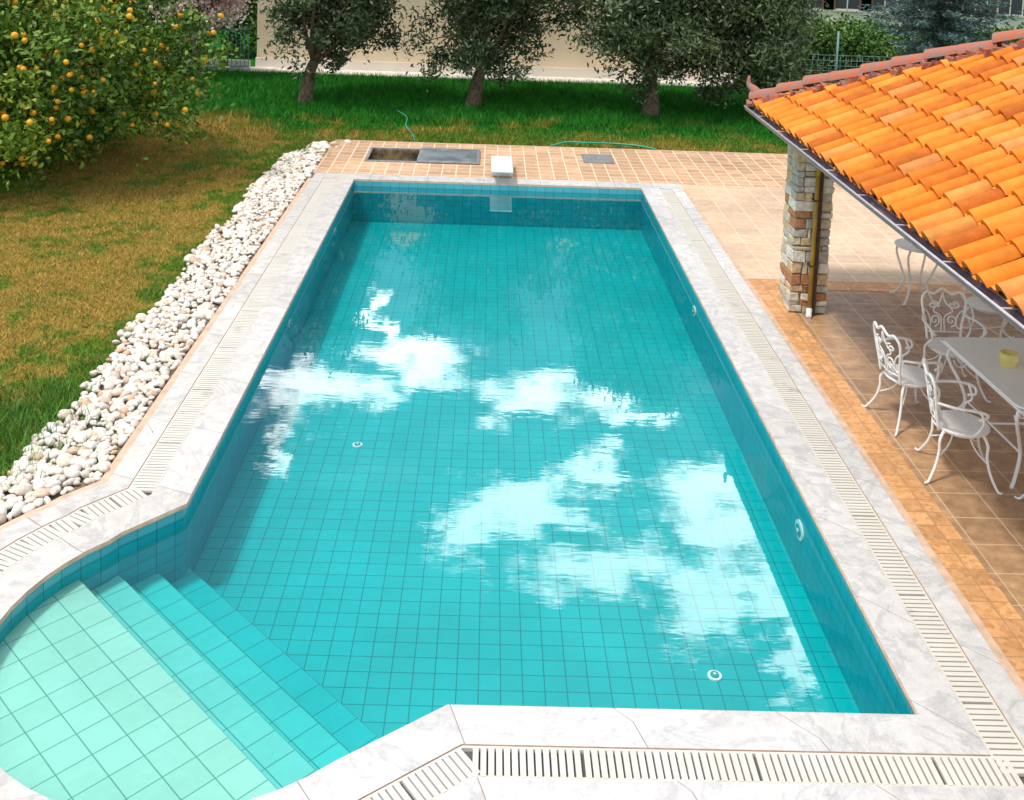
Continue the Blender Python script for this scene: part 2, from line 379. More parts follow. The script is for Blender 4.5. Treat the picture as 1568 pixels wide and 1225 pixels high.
for k in range(26):
    a,b2=rng.uniform(-1.45,-.85),rng.uniform(2.6,14);n=26
    q=np.stack([rng.normal(a,.025,n),rng.normal(b2,.03,n)],1);v,r2=blades('w',q,rng.uniform(.05,.11,n),rng.uniform(.003,.006,n),.5);Vs.append(v);Rs.append(r2)
V=np.vstack(Vs);fast('weeds',V,np.arange(len(V)).reshape(-1,3),m_weed,np.concatenate(Rs))
# ------------------------------------------------------------------ pebbles
m_bed=simple('pebble_bed_soil',(.24,.18,.12),.9,.3,20)
def peb_fn(t,b):
    r=t.attr();n=t.noise(t.pos(),35,3,.6)
    base=t.ramp(r,[(0,(.76,.67,.56)),(.3,(.88,.85,.80)),(.6,(.83,.72,.59)),(.8,(.90,.88,.85)),(.9,(.70,.46,.28)),(1,(.60,.54,.48))])
    return t.mix(1,base,t.ramp(n,[(.3,.78),(.6,1.05)]),'MULTIPLY')
m_peb=material('pebble_stone',peb_fn,.7,.3)
bm=bmesh.new();bmesh.ops.create_icosphere(bm,subdivisions=2,radius=1);bm.verts.ensure_lookup_table()
IV=np.array([v.co[:] for v in bm.verts]);IF=np.array([[v.index for v in f.verts] for f in bm.faces]);bm.free()
def rocks(name,cen,size,mat,parent=None,rnd=None,smooth=True,amp=.16):
    n=len(cen);V=np.zeros((n,len(IV),3))
    for i in range(n):
        q=rng.normal(size=4);q/=np.linalg.norm(q);w,x_,y_,z_=q
        Rm=np.array([[1-2*(y_*y_+z_*z_),2*(x_*y_-z_*w),2*(x_*z_+y_*w)],[2*(x_*y_+z_*w),1-2*(x_*x_+z_*z_),2*(y_*z_-x_*w)],[2*(x_*z_-y_*w),2*(y_*z_+x_*w),1-2*(x_*x_+y_*y_)]])
        v=IV.copy()
        k=rng.normal(size=(3,3))*1.3;v=v*(1+amp*np.sin(IV@k.T+rng.uniform(0,6,3)).sum(1)[:,None]*.6)
        v=v*(rng.uniform(.55,1.1,3) if amp>.05 else 1.)*size[i]
        v=v@Rm.T
        if amp>.05: v[:,2]*=.75
        V[i]=v+cen[i]
    F=(IF[None]+np.arange(n)[:,None,None]*len(IV)).reshape(-1,3)
    return fast(name,V.reshape(-1,3),F,mat,np.repeat(rng.uniform(0,1,n) if rnd is None else rnd,len(IV)),parent,smooth)
peb=empty('pebble_border')
mb=MB();strip(mb,.74,1.45,-.052);mb.add([(-1.6,11.5,-.054),(-.6,11.5,-.054),(-.6,14.6,-.054),(-1.2,14.3,-.054)],[(0,1,2,3)]);mb.obj('soil_bed',[m_bed],peb)
out=offset(path,.80)
pp=dpts(30000,-2.2,-.2,-.6,14.7)
def inside(q):
    poly=np.vstack([out,[[6,12.]]])
    res=np.zeros(len(q),bool);j=len(poly)-1
    for i in range(len(poly)):
        xi,yi=poly[i];xj,yj=poly[j]
        cnd=((yi>q[:,1])!=(yj>q[:,1]))&(q[:,0]<(xj-xi)*(q[:,1]-yi)/(yj-yi+1e-12)+xi);res^=cnd;j=i
    return res
keep=(~inside(pp))&(pp[:,0]<-.78)
wob=.05*np.sin(pp[:,1]*2.1)+.04*np.sin(pp[:,1]*5.3+1)+rng.normal(0,.02,len(pp))
lim=-1.52+wob+np.clip(pp[:,1]-13.3,0,2)*.35
keep&=pp[:,0]>np.where(pp[:,1]<2.3,-2.2,lim)
pp=pp[keep]
cell={};sel=[]
for i,q in enumerate(pp):
    kx,ky=int(math.floor(q[0]/.055)),int(math.floor(q[1]/.055));ok=True
    for a in(-1,0,1):
        for b2 in(-1,0,1):
            for r_ in cell.get((kx+a,ky+b2),()):
                if (r_[0]-q[0])**2+(r_[1]-q[1])**2<.047**2: ok=False
    if ok: cell.setdefault((kx,ky),[]).append(q);sel.append(i)
pp=pp[sel];n=len(pp);sz=rng.uniform(.028,.052,n)*rng.choice([1,1,1.3],n)
cen=np.column_stack([pp,-.05+sz*.4+rng.uniform(0,.03,n)])
rocks('pebbles',cen,sz,m_peb,peb,amp=.30)
big=np.array([(-.85,14.35,0),(-.7,14.5,0.02),(-1.02,14.3,0),(-.6,14.3,0),(-.9,14.55,0),(-.45,14.75,0)])
rocks('boulders',big,np.array([.13,.12,.1,.08,.1,.12]),m_peb,peb,rnd=np.array([.65,.88,.3,.95,.5,.62]))
# ------------------------------------------------------------------ paving
def pave(col1,col2,grout,size,mort,off=0.,mottle=.5,tv=(.82,1.12),gvar=0.):
    def fn(t,b):
        p=t.pos();c_,f=t.brick(p,size,size,mort,off)
        n=t.noise(p,7,5,.65);n2=t.noise(p,.6,3,.5)
        base=t.mix(t.maprange(n,.3,.7),col1,col2);base=t.mix(1,base,t.ramp(c_,[(0,tv[0]),(1,tv[1])]),'MULTIPLY')
        base=t.mix(1,base,t.ramp(n2,[(.3,.84),(.7,1.1)]),'MULTIPLY')
        st=t.noise(p,26,4,.7);base=t.mix(t.maprange(st,.55,.75,0,mottle),base,t.mix(1,base,(.55,.45,.4),'MULTIPLY'))
        t.put(b,'Normal',t.bump(t.math('SUBTRACT',t.math('MULTIPLY',n,.3),f),.25,.004))
        fade=t.maprange(t.noise(p,.8,3,.6),.42,.62,1-gvar,1)
        return t.mix(t.math('MULTIPLY',f,fade),base,grout)
    return fn
m_pfar=material('paving_far',pave((.60,.34,.19),(.76,.50,.32),(.88,.74,.56),.25,.010,0),.55)
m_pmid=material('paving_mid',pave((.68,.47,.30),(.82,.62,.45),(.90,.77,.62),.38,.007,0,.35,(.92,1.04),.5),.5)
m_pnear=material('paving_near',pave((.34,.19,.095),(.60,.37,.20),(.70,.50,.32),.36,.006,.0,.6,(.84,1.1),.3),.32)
def strip_fn(t,b):
    p=t.pos();c_,f=t.brick(p,.185,.185,.005);v=t.new('ShaderNodeTexVoronoi');t.put(v,'Vector',p);t.put(v,'Scale',26.)
    e=t.new('ShaderNodeTexVoronoi',feature='DISTANCE_TO_EDGE');t.put(e,'Vector',p);t.put(e,'Scale',26.)
    base=t.mix(t.sep(v.outputs['Color'])[0],(.60,.28,.10),(.80,.43,.19))
    base=t.mix(t.maprange(e.outputs[0],0.,.06,.45,0),base,(.80,.52,.30))
    base=t.mix(1,base,t.ramp(c_,[(0,.82),(1,1.12)]),'MULTIPLY')
    return t.mix(f,base,(.44,.26,.13))
m_pstrip=material('paving_border',strip_fn,.5)
pav=empty('patio_paving')
def sheet(name,rects,mat,z):
    mb=MB()
    for a,b2,c_,d in rects: mb.add([(a,c_,z),(b2,c_,z),(b2,d,z),(a,d,z)],[(0,1,2,3)])
    return mb.obj(name,[mat],pav)
sheet('far_tiles',[(-.69,.05,12.36,14.95),(.05,2.13,12.36,13.36),(.05,2.13,14.32,14.95),(2.13,14,12.36,14.95)],m_pfar,-.010)
sheet('mid_tiles',[(5.69,14,7.62,12.36)],m_pmid,-.010)
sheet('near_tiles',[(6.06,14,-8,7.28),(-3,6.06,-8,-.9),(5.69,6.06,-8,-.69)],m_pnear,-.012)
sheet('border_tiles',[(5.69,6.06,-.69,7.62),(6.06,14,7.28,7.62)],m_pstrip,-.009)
mb=MB();mb.box(-.72,14,14.95,15.0,-.06,-.004,0);mb.box(-.74,-.69,12.36,14.95,-.06,-.004,0);mb.obj('edge_kerb',[m_lip],pav)
# pit and covers
m_steel=simple('galvanised_cover',(.36,.39,.41),.4,.15,6,metal=.3)
m_dark=simple('pit_interior',(.05,.04,.03),.9,.3)
pit=empty('pump_pit')
mb=MB();mb.box(.05,2.13,13.36,14.32,-.7,-.65,0)
mb.box(.05,.07,13.36,14.32,-.7,-.012,0);mb.box(.07,2.13,14.30,14.32,-.7,-.012,3);mb.box(.07,2.13,13.36,13.38,-.7,-.012,0);mb.box(2.11,2.13,13.38,14.3,-.7,-.012,0)
mb.box(.1,.7,13.6,14.1,-.6,-.35,2);mb.tube([(.1,13.5,-.2),(.9,13.6,-.2)],.04,10,1);mb.tube([(.3,13.4,-.25),(.3,14.3,-.25)],.03,10,1)
mb.obj('pit_box',[m_dark,m_white,simple('pit_pump',(.35,.22,.08),.6),simple('pit_wall',(.30,.22,.12),.9,.4,6)],pit)
mb=MB()
for a in((.05,.09,13.3,14.38),(.09,1.0,14.32,14.38),(.09,1.0,13.3,13.36)): mb.box(a[0],a[1],a[2],a[3],-.01,.012,0)
mb.obj('frame',[m_steel],pit)
mb=MB();mb.box(1.0,2.16,13.3,14.40,.004,.03,0);mb.box(1.06,2.10,13.37,14.33,.03,.036,1);mb.obj('lid',[m_steel,simple('lid_plate',(.30,.36,.40),.35,.2,3,metal=.4)],pit,bevel=.004)
mb=MB();mb.box(4.12,4.70,13.72,14.36,-.005,.02,0);mb.box(4.15,4.67,13.75,14.33,.02,.024,1);mb.tube([(4.36,13.85,.024),(4.38,13.85,.045),(4.46,13.85,.045),(4.48,13.85,.024)],.006,6,0)
mb.obj('manhole_cover',[m_steel,simple('cover_plate',(.42,.44,.44),.4,.1,5,metal=.4)],bevel=.003)
# starting block
mb=MB()
prof=[(11.93,.20),(11.93,.235),(13.2,.20),(13.2,.03),(12.55,-.005),(12.5,-.005),(12.45,.10),(12.32,.165)]
for x0,x1 in((2.37,2.75),):
    vs=[(x0,a,b2) for a,b2 in prof]+[(x1,a,b2) for a,b2 in prof];k=len(prof)
    mb.add(vs,[tuple(range(k)),tuple(range(k,2*k))[::-1]]+[(i,k+i,k+(i+1)%k,(i+1)%k) for i in range(k)],0)
mb.obj('starting_block',[m_white],bevel=.012)
# hose
m_hose=simple('hose_rubber',(.03,.42,.30),.4,.05)
mb=MB();mb.tube(spline([(3.55,15.1,-.02),(3.9,15.3,.03),(4.3,15.25,.04),(4.8,15.35,.02),(5.3,15.2,.03),(5.7,15.05,.0)],30),.016,6);mb.tube(spline([(.2,18.0,.05),(.5,17.2,.05),(.55,16.4,.03),(.75,15.6,0.02),(.85,15.05,-.02)],24),.012,6)
mb.obj('garden_hose',[m_hose])
# ------------------------------------------------------------------ foliage
def leafmat(name,stops,trans=0.,rough=.5):
    m=bpy.data.materials.new(name);m.use_nodes=True;t=NT(m.node_tree);b=t.n['Principled BSDF']
    c_=t.ramp(t.attr(),stops);t.put(b,'Base Color',c_);b.inputs['Roughness'].default_value=rough;b.inputs['Specular IOR Level'].default_value=.35
    return m
m_olive=leafmat('olive_leaf',[(0,(.022,.045,.016)),(.45,(.06,.10,.038)),(.75,(.15,.21,.10)),(1,(.34,.41,.27))])
m_citrus=leafmat('orange_leaf',[(0,(.022,.065,.008)),(.45,(.065,.155,.014)),(.75,(.18,.30,.028)),(1,(.46,.46,.06))])
m_hedge=leafmat('hedge_leaf',[(0,(.03,.08,.015)),(.6,(.08,.18,.03)),(1,(.20,.32,.07))])
m_spruce=leafmat('spruce_needle',[(0,(.04,.09,.08)),(.6,(.12,.20,.19)),(1,(.32,.44,.44))])
m_blossom=leafmat('almond_blossom',[(0,(.70,.42,.40)),(.5,(.92,.70,.68)),(1,(.97,.88,.86))])
m_bark=simple('bark',(.16,.12,.08),.9,.35,14,bump=.6)
m_fruit=simple('orange_fruit',(.98,.42,.02),.4,.15,12)
def leafquads(cen,size,wr,dirs=None):
    n=len(cen);a=rng.normal(size=(n,3)) if dirs is None else dirs+rng.normal(0,.35,(n,3));a/=np.linalg.norm(a,axis=1)[:,None]
    b=np.cross(a,rng.normal(size=(n,3)));b/=np.linalg.norm(b,axis=1)[:,None]
    s_=size[:,None];V=np.zeros((n,4,3));V[:,0]=cen-a*s_;V[:,1]=cen+b*s_*wr;V[:,2]=cen+a*s_;V[:,3]=cen-b*s_*wr
    return V.reshape(-1,3),np.arange(4*n).reshape(-1,4)
def crown_pts(c,R,K,nper,cr,shell=.45):
    d=rng.normal(size=(K,3));d/=np.linalg.norm(d,axis=1)[:,None]
    ph=rng.uniform(0,6,6);lump=1+.16*np.sin(3*d[:,0]+ph[0])*np.sin(3.5*d[:,1]+ph[1])+.12*np.sin(6*d[:,2]+ph[2]+3*d[:,0])+rng.normal(0,.07,K)
    r=rng.uniform(0,1,K)**shell
    cc=np.array(c)+d*(r*lump)[:,None]*np.array(R)
    rad=rng.uniform(.6,1.3,K)*cr
    idx=np.repeat(np.arange(K),nper);g=rng.normal(size=(K*nper,3));g*= (rad[idx]*.55)[:,None];g[:,2]*=.75
    P=cc[idx]+g;cr_=rng.uniform(0,1,K)
    return P,np.clip(.55*cr_[idx]+.45*rng.uniform(0,1,len(idx)),0,1),cc
def tree(name,base,crown_c,R,K,nper,cr,leaf,wr,mat,trunk_r=.16,fork=.9,limbs=9,lean=(0,0),fruit=0,shell=.45,zmin=.2):
    e=empty(name,(base[0],base[1],-.06))
    P,rn,cc=crown_pts(crown_c,R,K,nper,cr,shell)
    P=P-np.array([base[0],base[1],-.06]);jag=.18*np.sin(P[:,0]*3.1+base[0])+.12*np.sin(P[:,0]*7.3);ok=P[:,2]>zmin+jag+.25*rng.uniform(0,1,len(P));P=P[ok];rn=rn[ok]
    V,F=leafquads(P,rng.uniform(.7,1.3,len(P))*leaf,wr);fast('foliage',V,F,mat,np.repeat(rn,4),e)
    cc=cc[cc[:,2]>max(.7,zmin+.2)]
    mb=MB();fk=np.array([lean[0],lean[1],fork])
    tp=spline([(0,0,-.1),(lean[0]*.2+.02,lean[1]*.2,fork*.35),(lean[0]*.6-.03,lean[1]*.6,fork*.7),fk],10)
    mb.tube(tp,np.linspace(trunk_r*1.5,trunk_r*.9,len(tp)),10)
    o=np.array([base[0],base[1],-.06])
    for k in rng.choice(len(cc),limbs,replace=False):
        tgt=cc[k]-o;mid=fk*.55+tgt*.45+rng.normal(0,.12,3)
        pts=spline([fk-np.array([0,0,.05]),mid,tgt],12);mb.tube(pts,np.linspace(trunk_r*.55,.012,len(pts)),7)
        for _ in range(3):
            k2=cc[rng.integers(len(cc))]-o
            if np.linalg.norm(k2-mid)<1.6:
                q=spline([mid,(mid+k2)/2+rng.normal(0,.08,3),k2],8);mb.tube(q,np.linspace(trunk_r*.25,.008,len(q)),5)
    mb.obj('trunk',[m_bark],e)
    if fruit:
        fp=cc[rng.integers(len(cc),size=fruit)];d=fp-np.array(crown_c);fp=np.array(crown_c)+d*1.03+rng.normal(0,cr*.5,(fruit,3));fp[:,2]-=.05
        fp=fp-o;fp=fp[fp[:,2]>.4]
        rocks('oranges',fp,rng.uniform(.034,.048,len(fp))*1.1,m_fruit,e,amp=.02)
    return e
tree('olive_tree',(-2.05,18.9),(-1.5,19.2,3.1),(1.5,1.6,2.6),190,180,.40,.072,.34,m_olive,.13,1.0,lean=(.2,.1),zmin=.75)
tree('olive_tree',(1.9,19.2),(2.25,19.4,3.15),(1.75,1.8,2.7),230,180,.42,.072,.34,m_olive,.14,1.0,lean=(.25,0),zmin=.72)
tree('olive_tree',(6.1,18.7),(6.05,19.0,3.5),(2.1,2.0,3.3),290,180,.46,.072,.34,m_olive,.15,1.0,zmin=.6)
tree('olive_tree',(8.7,18.9),(8.45,18.8,2.9),(1.35,1.6,3.0),210,180,.44,.072,.34,m_olive,.14,1.0,zmin=.35)
tree('orange_tree',(-6.3,12.3),(-6.2,12.2,1.35),(3.35,2.9,2.75),620,150,.42,.055,.5,m_citrus,.14,.8,limbs=12,fruit=1000,shell=.36,zmin=.45)
tree('almond_tree',(-5.5,22.3),(-5.5,22.2,2.3),(1.2,.9,1.3),130,120,.3,.055,.6,m_blossom,.08,1.0,zmin=.7)
def hedge(name,x0,x1,y0,y1,h,mat,n,leaf=.06,wr=.5):
    e=empty(name,((x0+x1)/2,(y0+y1)/2,-.06));K=int(n/60)
    cx=rng.uniform(x0,x1,K);cy=rng.uniform(y0,y1,K);cz=rng.uniform(0.05,1,K)**.8*h*(1+.12*np.sin(cx*1.7)+.08*np.sin(cx*4.1))
    idx=np.repeat(np.arange(K),60);P=np.stack([cx,cy,cz],1)[idx]+rng.normal(0,.2,(K*60,3));P[:,2]=np.abs(P[:,2])
    P-=np.array([(x0+x1)/2,(y0+y1)/2,0]);V,F=leafquads(P,rng.uniform(.7,1.3,len(P))*leaf,wr)
    rn=np.clip(.5*rng.uniform(0,1,K)[idx]+.5*rng.uniform(0,1,len(P)),0,1);fast('foliage',V,F,mat,np.repeat(rn,4),e)
    mb=MB()
    for k in range(int((x1-x0)*1.2)+2):
        xx=rng.uniform(x0,x1)-(x0+x1)/2;mb.tube([(xx,0,0),(xx+.05,.05,h*.4),(xx+rng.normal(0,.2),.0,h*.8)],[.04,.03,.01],6)
    mb.obj('stems',[m_bark],e)
hedge('hedge',10.4,13.4,22.8,24.2,1.55,m_hedge,34000)
hedge('hedge',-20,-4.5,25.6,27,3.2,m_hedge,60000,.08)
hedge('hedge',9.8,34,30,33,.8,m_hedge,60000,.1)
# spruce
def spruce(name,base,h,r):
    e=empty(name,base);P=[];Dr=[];rn=[];mb=MB();mb.tube([(0,0,-.1),(0,0,h*.5),(0,0,h)],[.2,.12,.02],8)
    for lv in np.linspace(.05,.97,26):
        rad=r*(1-lv)**.85+.1;z=lv*h
        for k in range(int(9+8*(1-lv))):
            a=rng.uniform(0,2*math.pi);l=rad*rng.uniform(.75,1.1);tt=np.linspace(.12,1,14)
            px=np.cos(a)*l*tt;py=np.sin(a)*l*tt;pz=z-.18*l*tt+.12*l*tt**3
            mb.tube(np.stack([px[::4],py[::4],pz[::4]],1),[.025,.02,.012,.006][:len(px[::4])],5)
            c_=rng.uniform(0,1)
            for q in zip(px,py,pz):
                m=16;g=rng.normal(0,1,(m,3))*np.array([.10,.10,.06]);P.append(np.array(q)+g);Dr.append(np.tile([math.cos(a),math.sin(a),.2],(m,1))+rng.normal(0,.5,(m,3)));rn.append(np.clip(.5*c_+.5*rng.uniform(0,1,m),0,1))
    P=np.vstack(P);Dr=np.vstack(Dr);V,F=leafquads(P,rng.uniform(.05,.1,len(P)),.22,Dr);fast('needles',V,F,m_spruce,np.repeat(np.concatenate(rn),4),e);mb.obj('trunk',[m_bark],e)
spruce('spruce_tree',(15.9,26.0,-.06),8.5,2.6)
# ------------------------------------------------------------------ buildings
def plaster(col):
    def fn(t,b):
        p=t.pos();n=t.noise(p,1.2,3,.6);f=t.noise(p,40,2,.6);t.put(b,'Normal',t.bump(f,.2,.01))
        return t.ramp(n,[(.3,tuple(c*.88 for c in col)),(.7,col)])
    return fn
m_beige=material('beige_plaster',plaster((.96,.78,.56)),.85,.2)
m_cream=material('cream_plaster',plaster((.90,.82,.72)),.85,.2)
m_greyp=material('grey_plaster',plaster((.80,.78,.76)),.85,.2)
m_glass=simple('window_glass',(.06,.07,.08),.15,.1);m_frame=simple('window_frame',(.65,.63,.6),.5,.05)
m_rooft=simple('plain_roof_tile',(.45,.16,.06),.8,.2,6);m_shut=simple('shutter_wood',(.16,.09,.05),.6)
def building(name,x0,x1,y0,y1,h,wall,storeys,nw,roof=True,plinth=.3):
    e=empty(name,((x0+x1)/2,(y0+y1)/2,-.06));cx,cy=(x0+x1)/2,(y0+y1)/2
    mb=MB();mb.box(x0-cx,x1-cx,y0-cy,y1-cy,0,h,0);mb.obj('walls',[wall],e)
    mb=MB();mb.box(x0-cx-.03,x1-cx+.03,y0-cy-.03,y1-cy+.03,0,plinth,0);mb.obj('plinth',[m_cream],e)
    if nw:
        mb=MB();sh=h/storeys
        for s_ in range(storeys):
            for k in range(nw):
                wx=x0-cx+(x1-x0)*(k+.5)/nw;z0=s_*sh+1.0+.1;y_=y0-cy
                mb.box(wx-.5,wx+.5,y_-.02,y_+.02,z0,z0+1.3,0);mb.box(wx-.56,wx-.5,y_-.05,y_+.02,z0-.06,z0+1.36,1);mb.box(wx+.5,wx+.56,y_-.05,y_+.02,z0-.06,z0+1.36,1)
                mb.box(wx-.5,wx+.5,y_-.05,y_+.02,z0+1.3,z0+1.36,1);mb.box(wx-.6,wx+.6,y_-.1,y_+.02,z0-.12,z0-.06,1);mb.box(wx-.025,wx+.025,y_-.035,y_-.022,z0,z0+1.3,1)
                for sg in(-1,1): mb.box(min(wx+sg*.58,wx+sg*1.08),max(wx+sg*.58,wx+sg*1.08),y_-.06,y_-.005,z0-.05,z0+1.35,2)
        mb.obj('windows',[m_glass,m_frame,m_shut],e)
    mb=MB();a,b2,c_,d=x0-cx-.4,x1-cx+.4,y0-cy-.4,y1-cy+.4;rh=(d-c_)*.22
    mb.add([(a,c_,h+.003),(b2,c_,h+.003),(b2,d,h+.003),(a,d,h+.003),(a+(d-c_)/2,0,h+rh),(b2-(d-c_)/2,0,h+rh)],[(0,1,5,4),(1,2,5),(2,3,4,5),(3,0,4),(3,2,1,0)]);mb.obj('roof',[m_rooft],e)
    return e
e=building('beige_house',-4.3,9.4,24.0,30,4.4,m_beige,1,0,plinth=.3)
mb=MB()
for wx in(-4.2,-1.2,1.8,4.8):
    mb.box(wx-.5,wx+.5,-3.03,-2.98,2.4,3.7,0)
    for sg in(-1,1): mb.box(min(wx+sg*.52,wx+sg*1.02),max(wx+sg*.52,wx+sg*1.02),-3.06,-3.005,2.38,3.72,1)
mb.obj('windows',[m_glass,m_shut],e)
building('apartment_building',13.2,19.5,38,47,7,m_cream,2,4)
building('apartment_building',21.0,33,38,47,9,m_greyp,3,6)
mb=MB();mb.box(-4.6,10.2,23.1,23.97,-.06,-.02,0);mb.obj('garden_path',[simple('concrete_path',(.82,.77,.69),.9,.12,4)])
# railing left
m_rail=simple('railing_paint',(.20,.32,.36),.5,.1)
mb=MB()
def railseg(a,b2,z=0.,h=1.15):
    a=np.array(a);b2=np.array(b2);l=np.linalg.norm(b2-a);n=int(l/.11)
    for zz in(.12,h): mb.tube([(*a,z+zz),(*b2,z+zz)],.022,6)
    for k in range(n+1):
        q=a+(b2-a)*k/n;mb.tube([(*q,z+.0 if k%8==0 else z+.12),(*q,z+h)],.02 if k%8==0 else .009,5)
railseg((-5.7,22.6),(-4.35,23.2));railseg((-8.5,21.0),(-5.7,22.6))
mb.obj('metal_railing',[m_rail])
mb=MB();mb.box(-9,-4.35,23.3,23.45,-.06,.25,0);mb.obj('low_garden_wall',[m_greyp])
# right wire fence + pole
mb=MB()
mb.tube([(11.6,22.2,-.06),(11.6,22.2,1.75)],.03,8);mb.tube([(10.2,22.2,-.06),(10.2,22.2,1.2)],.025,8);mb.tube([(13.6,22.2,-.06),(13.6,22.2,1.2)],.025,8)
for zz in np.linspace(.1,1.1,8): mb.tube([(10.2,22.2,zz),(13.6,22.2,zz)],.006,4)
for xx in np.arange(10.2,13.6,.15): mb.tube([(xx,22.21,0),(xx,22.21,1.1)],.005,4)
mb.obj('wire_fence',[m_rail])
# ------------------------------------------------------------------ pavilion
pavn=empty('garden_pavilion',(0,0,0))
EX,EY,EZ,SL,HW=5.74,7.67,2.30,.50,2.35
YN=-3.2
def tile_fn(t,b):
    r=t.attr();p=t.pos();n=t.noise(p,9,4,.6);n2=t.noise(p,60,3,.6);n3=t.noise(p,1.6,3,.6)
    base=t.ramp(r,[(0,(.62,.16,.02)),(.25,(.80,.24,.025)),(.5,(.88,.28,.025)),(.8,(.94,.36,.05)),(1,(.80,.33,.11))])
    base=t.mix(1,base,t.ramp(n,[(.3,.78),(.7,1.06)]),'MULTIPLY')
    base=t.mix(1,base,t.ramp(n3,[(.35,.80),(.65,1.03)]),'MULTIPLY')
    return t.mix(t.maprange(n2,.60,.8,0,.4),base,(.32,.15,.07))
m_tile=material('terracotta_tile',tile_fn,.7,.2)
m_hip=material('ridge_tile',lambda t,b: t.mix(t.maprange(t.noise(t.pos(),16,5,.75),.40,.58),(.58,.14,.05),(.28,.21,.20)),.85,.2)
prof=[(0,-.008),(.012,.03),(.04,.060),(.078,.074),(.116,.060),(.144,.03),(.156,-.008),(.195,-.018),(.235,-.008)]
cs=1/math.sqrt(1+SL*SL);ux=np.array([cs,0,SL*cs]);un=np.array([-SL*cs,0,cs])
mb=MB();cw=.235;course=.37
ncol=int((EY-YN)/cw)
for j in range(ncol):
    y0=EY-.12-(j+1)*cw+.05
    tmax=min(HW,EY-(y0+.12))/cs
    s0=-.05;i=0
    while s0<tmax:
        s1=min(s0+course+.05,tmax+.04)
        jt=rng.normal(0,.007);lift=.022;r_=rng.uniform(0,1);yj=rng.normal(0,.005)
        lo=[np.array([EX,y0+a+yj,EZ])+ux*(s0+jt)+un*(b2+lift+.012) for a,b2 in prof]
        hi=[np.array([EX,y0+a*.94+.007+yj,EZ])+ux*s1+un*(b2*.85+.002) for a,b2 in prof]
        dn=[np.array([EX,y0+a+yj,EZ])+ux*(s0+jt+.004)+un*(b2*.8-.006) for a,b2 in prof]
        k=len(prof)
        mb.add(lo+hi,[(q,k+q,k+q+1,q+1) for q in range(k-1)],0,r_,smooth=True)
        mb.add(lo+dn,[(q,q+1,k+q+1,k+q) for q in range(k-1)],0,r_*.5)
        s0+=course;i+=1
mb.obj('roof_tiles',[m_tile],pavn)
zp=EZ+HW*SL;XR=EX+2*HW
m_bounce_ceil=simple('bounce_ceiling_boards',(.80,.76,.68),.7,.08,3)  # pale unseen underside added to bounce light onto the table
for nm,o_,mm in(('roof_deck',.03,m_rooft),('bounce_ceiling',.05,m_bounce_ceil)):
    mb=MB()
    mb.add([(EX,EY,EZ-o_),(EX,YN,EZ-o_),(EX+HW,YN,zp-o_),(EX+HW,EY-HW,zp-o_)],[(0,1,2,3)])
    mb.add([(EX,EY,EZ-o_),(EX+HW,EY-HW,zp-o_),(XR,EY,EZ-o_)],[(0,1,2)])
    mb.add([(XR,EY,EZ-o_),(EX+HW,EY-HW,zp-o_),(EX+HW,YN,zp-o_),(XR,YN,EZ-o_)],[(0,1,2,3)])
    mb.obj(nm,[mm],pavn)
mb=MB()
def caps(a,b2,n,rad=.10,ns=9):
    a=np.array(a,float);b2=np.array(b2,float);T=(b2-a)/np.linalg.norm(b2-a);side=np.cross(T,(0,0,1));side/=np.linalg.norm(side);up=np.cross(side,T);l=np.linalg.norm(b2-a)/n
    for k in range(n):
        q=a+T*l*k+up*rng.normal(0,.012)+side*rng.normal(0,.012);r_=rng.uniform(0,1);A=[];B=[];C_=[]
        for m in range(ns):
            an=math.pi*m/(ns-1);A.append(q+side*rad*math.cos(an)+up*(rad*math.sin(an)*.9+.02));B.append(q+T*(l*1.08)+side*rad*.85*math.cos(an)+up*(rad*.85*math.sin(an)*.9+.0));C_.append(q+side*rad*.8*math.cos(an)+up*(rad*math.sin(an)*.7))
        mb.add(A+B,[(m,m+1,ns+m+1,ns+m) for m in range(ns-1)],0,r_,smooth=True);mb.add(A+C_,[(m,ns+m,ns+m+1,m+1) for m in range(ns-1)],0,r_)
caps((EX-.02,EY+.02,EZ+.07),(EX+HW,EY-HW,zp+.07),9,.12)
caps((XR,EY,EZ+.06),(EX+HW,EY-HW,zp+.06),9)
caps((EX+HW,YN,zp+.06),(EX+HW,EY-HW,zp+.06),20)
for k in range(46):
    f_=k/45.;q=np.array([EX,EY,EZ])*(1-f_)+np.array([EX+HW,EY-HW,zp])*f_;jz=rng.normal(0,.012)
    mb.box(q[0]-.13,q[0]+.05,q[1]-.15,q[1]-.03+.0,q[2]-.01+jz,q[2]+.055+jz,0,.5,.02)
sp_=spline([(EX+.04,EY-.04,EZ+.1),(EX-.02,EY+.02,EZ+.19),(EX-.08,EY+.08,EZ+.25),(EX-.08,EY+.08,EZ+.36)],12)
mb.tube(sp_,np.linspace(.085,.015,len(sp_)),8)
pk=(EX+HW,EY-HW,zp+.14);mb.tube([(pk[0],pk[1],pk[2]+a) for a in(0,.05,.09,.14,.2,.26,.34)],[.09,.05,.04,.075,.07,.03,.008],10)
mb.obj('ridge_caps',[m_hip],pavn)
m_gut=simple('gutter_metal',(.22,.15,.17),.35,.15,5,metal=.2);m_gutl=simple('gutter_edge',(.62,.55,.58),.4,.1)
m_beam=simple('painted_beam',(.50,.50,.47),.7,.1);m_dkw_shade=simple('dark_wood_and_shade',(.07,.045,.03),.7,.2)
mb=MB();ns=9
def gut(ya,yb):
    A=[];B=[]
    for m in range(ns):
        an=math.pi+math.pi*m/(ns-1);A.append((EX-.06+.07*math.cos(an),ya,EZ-.035+.075*math.sin(an)));B.append((EX-.06+.07*math.cos(an),yb,EZ-.035+.075*math.sin(an)))
    mb.add(A+B,[(m,m+1,ns+m+1,ns+m) for m in range(ns-1)],0,smooth=True)
gut(EY+.05,YN)
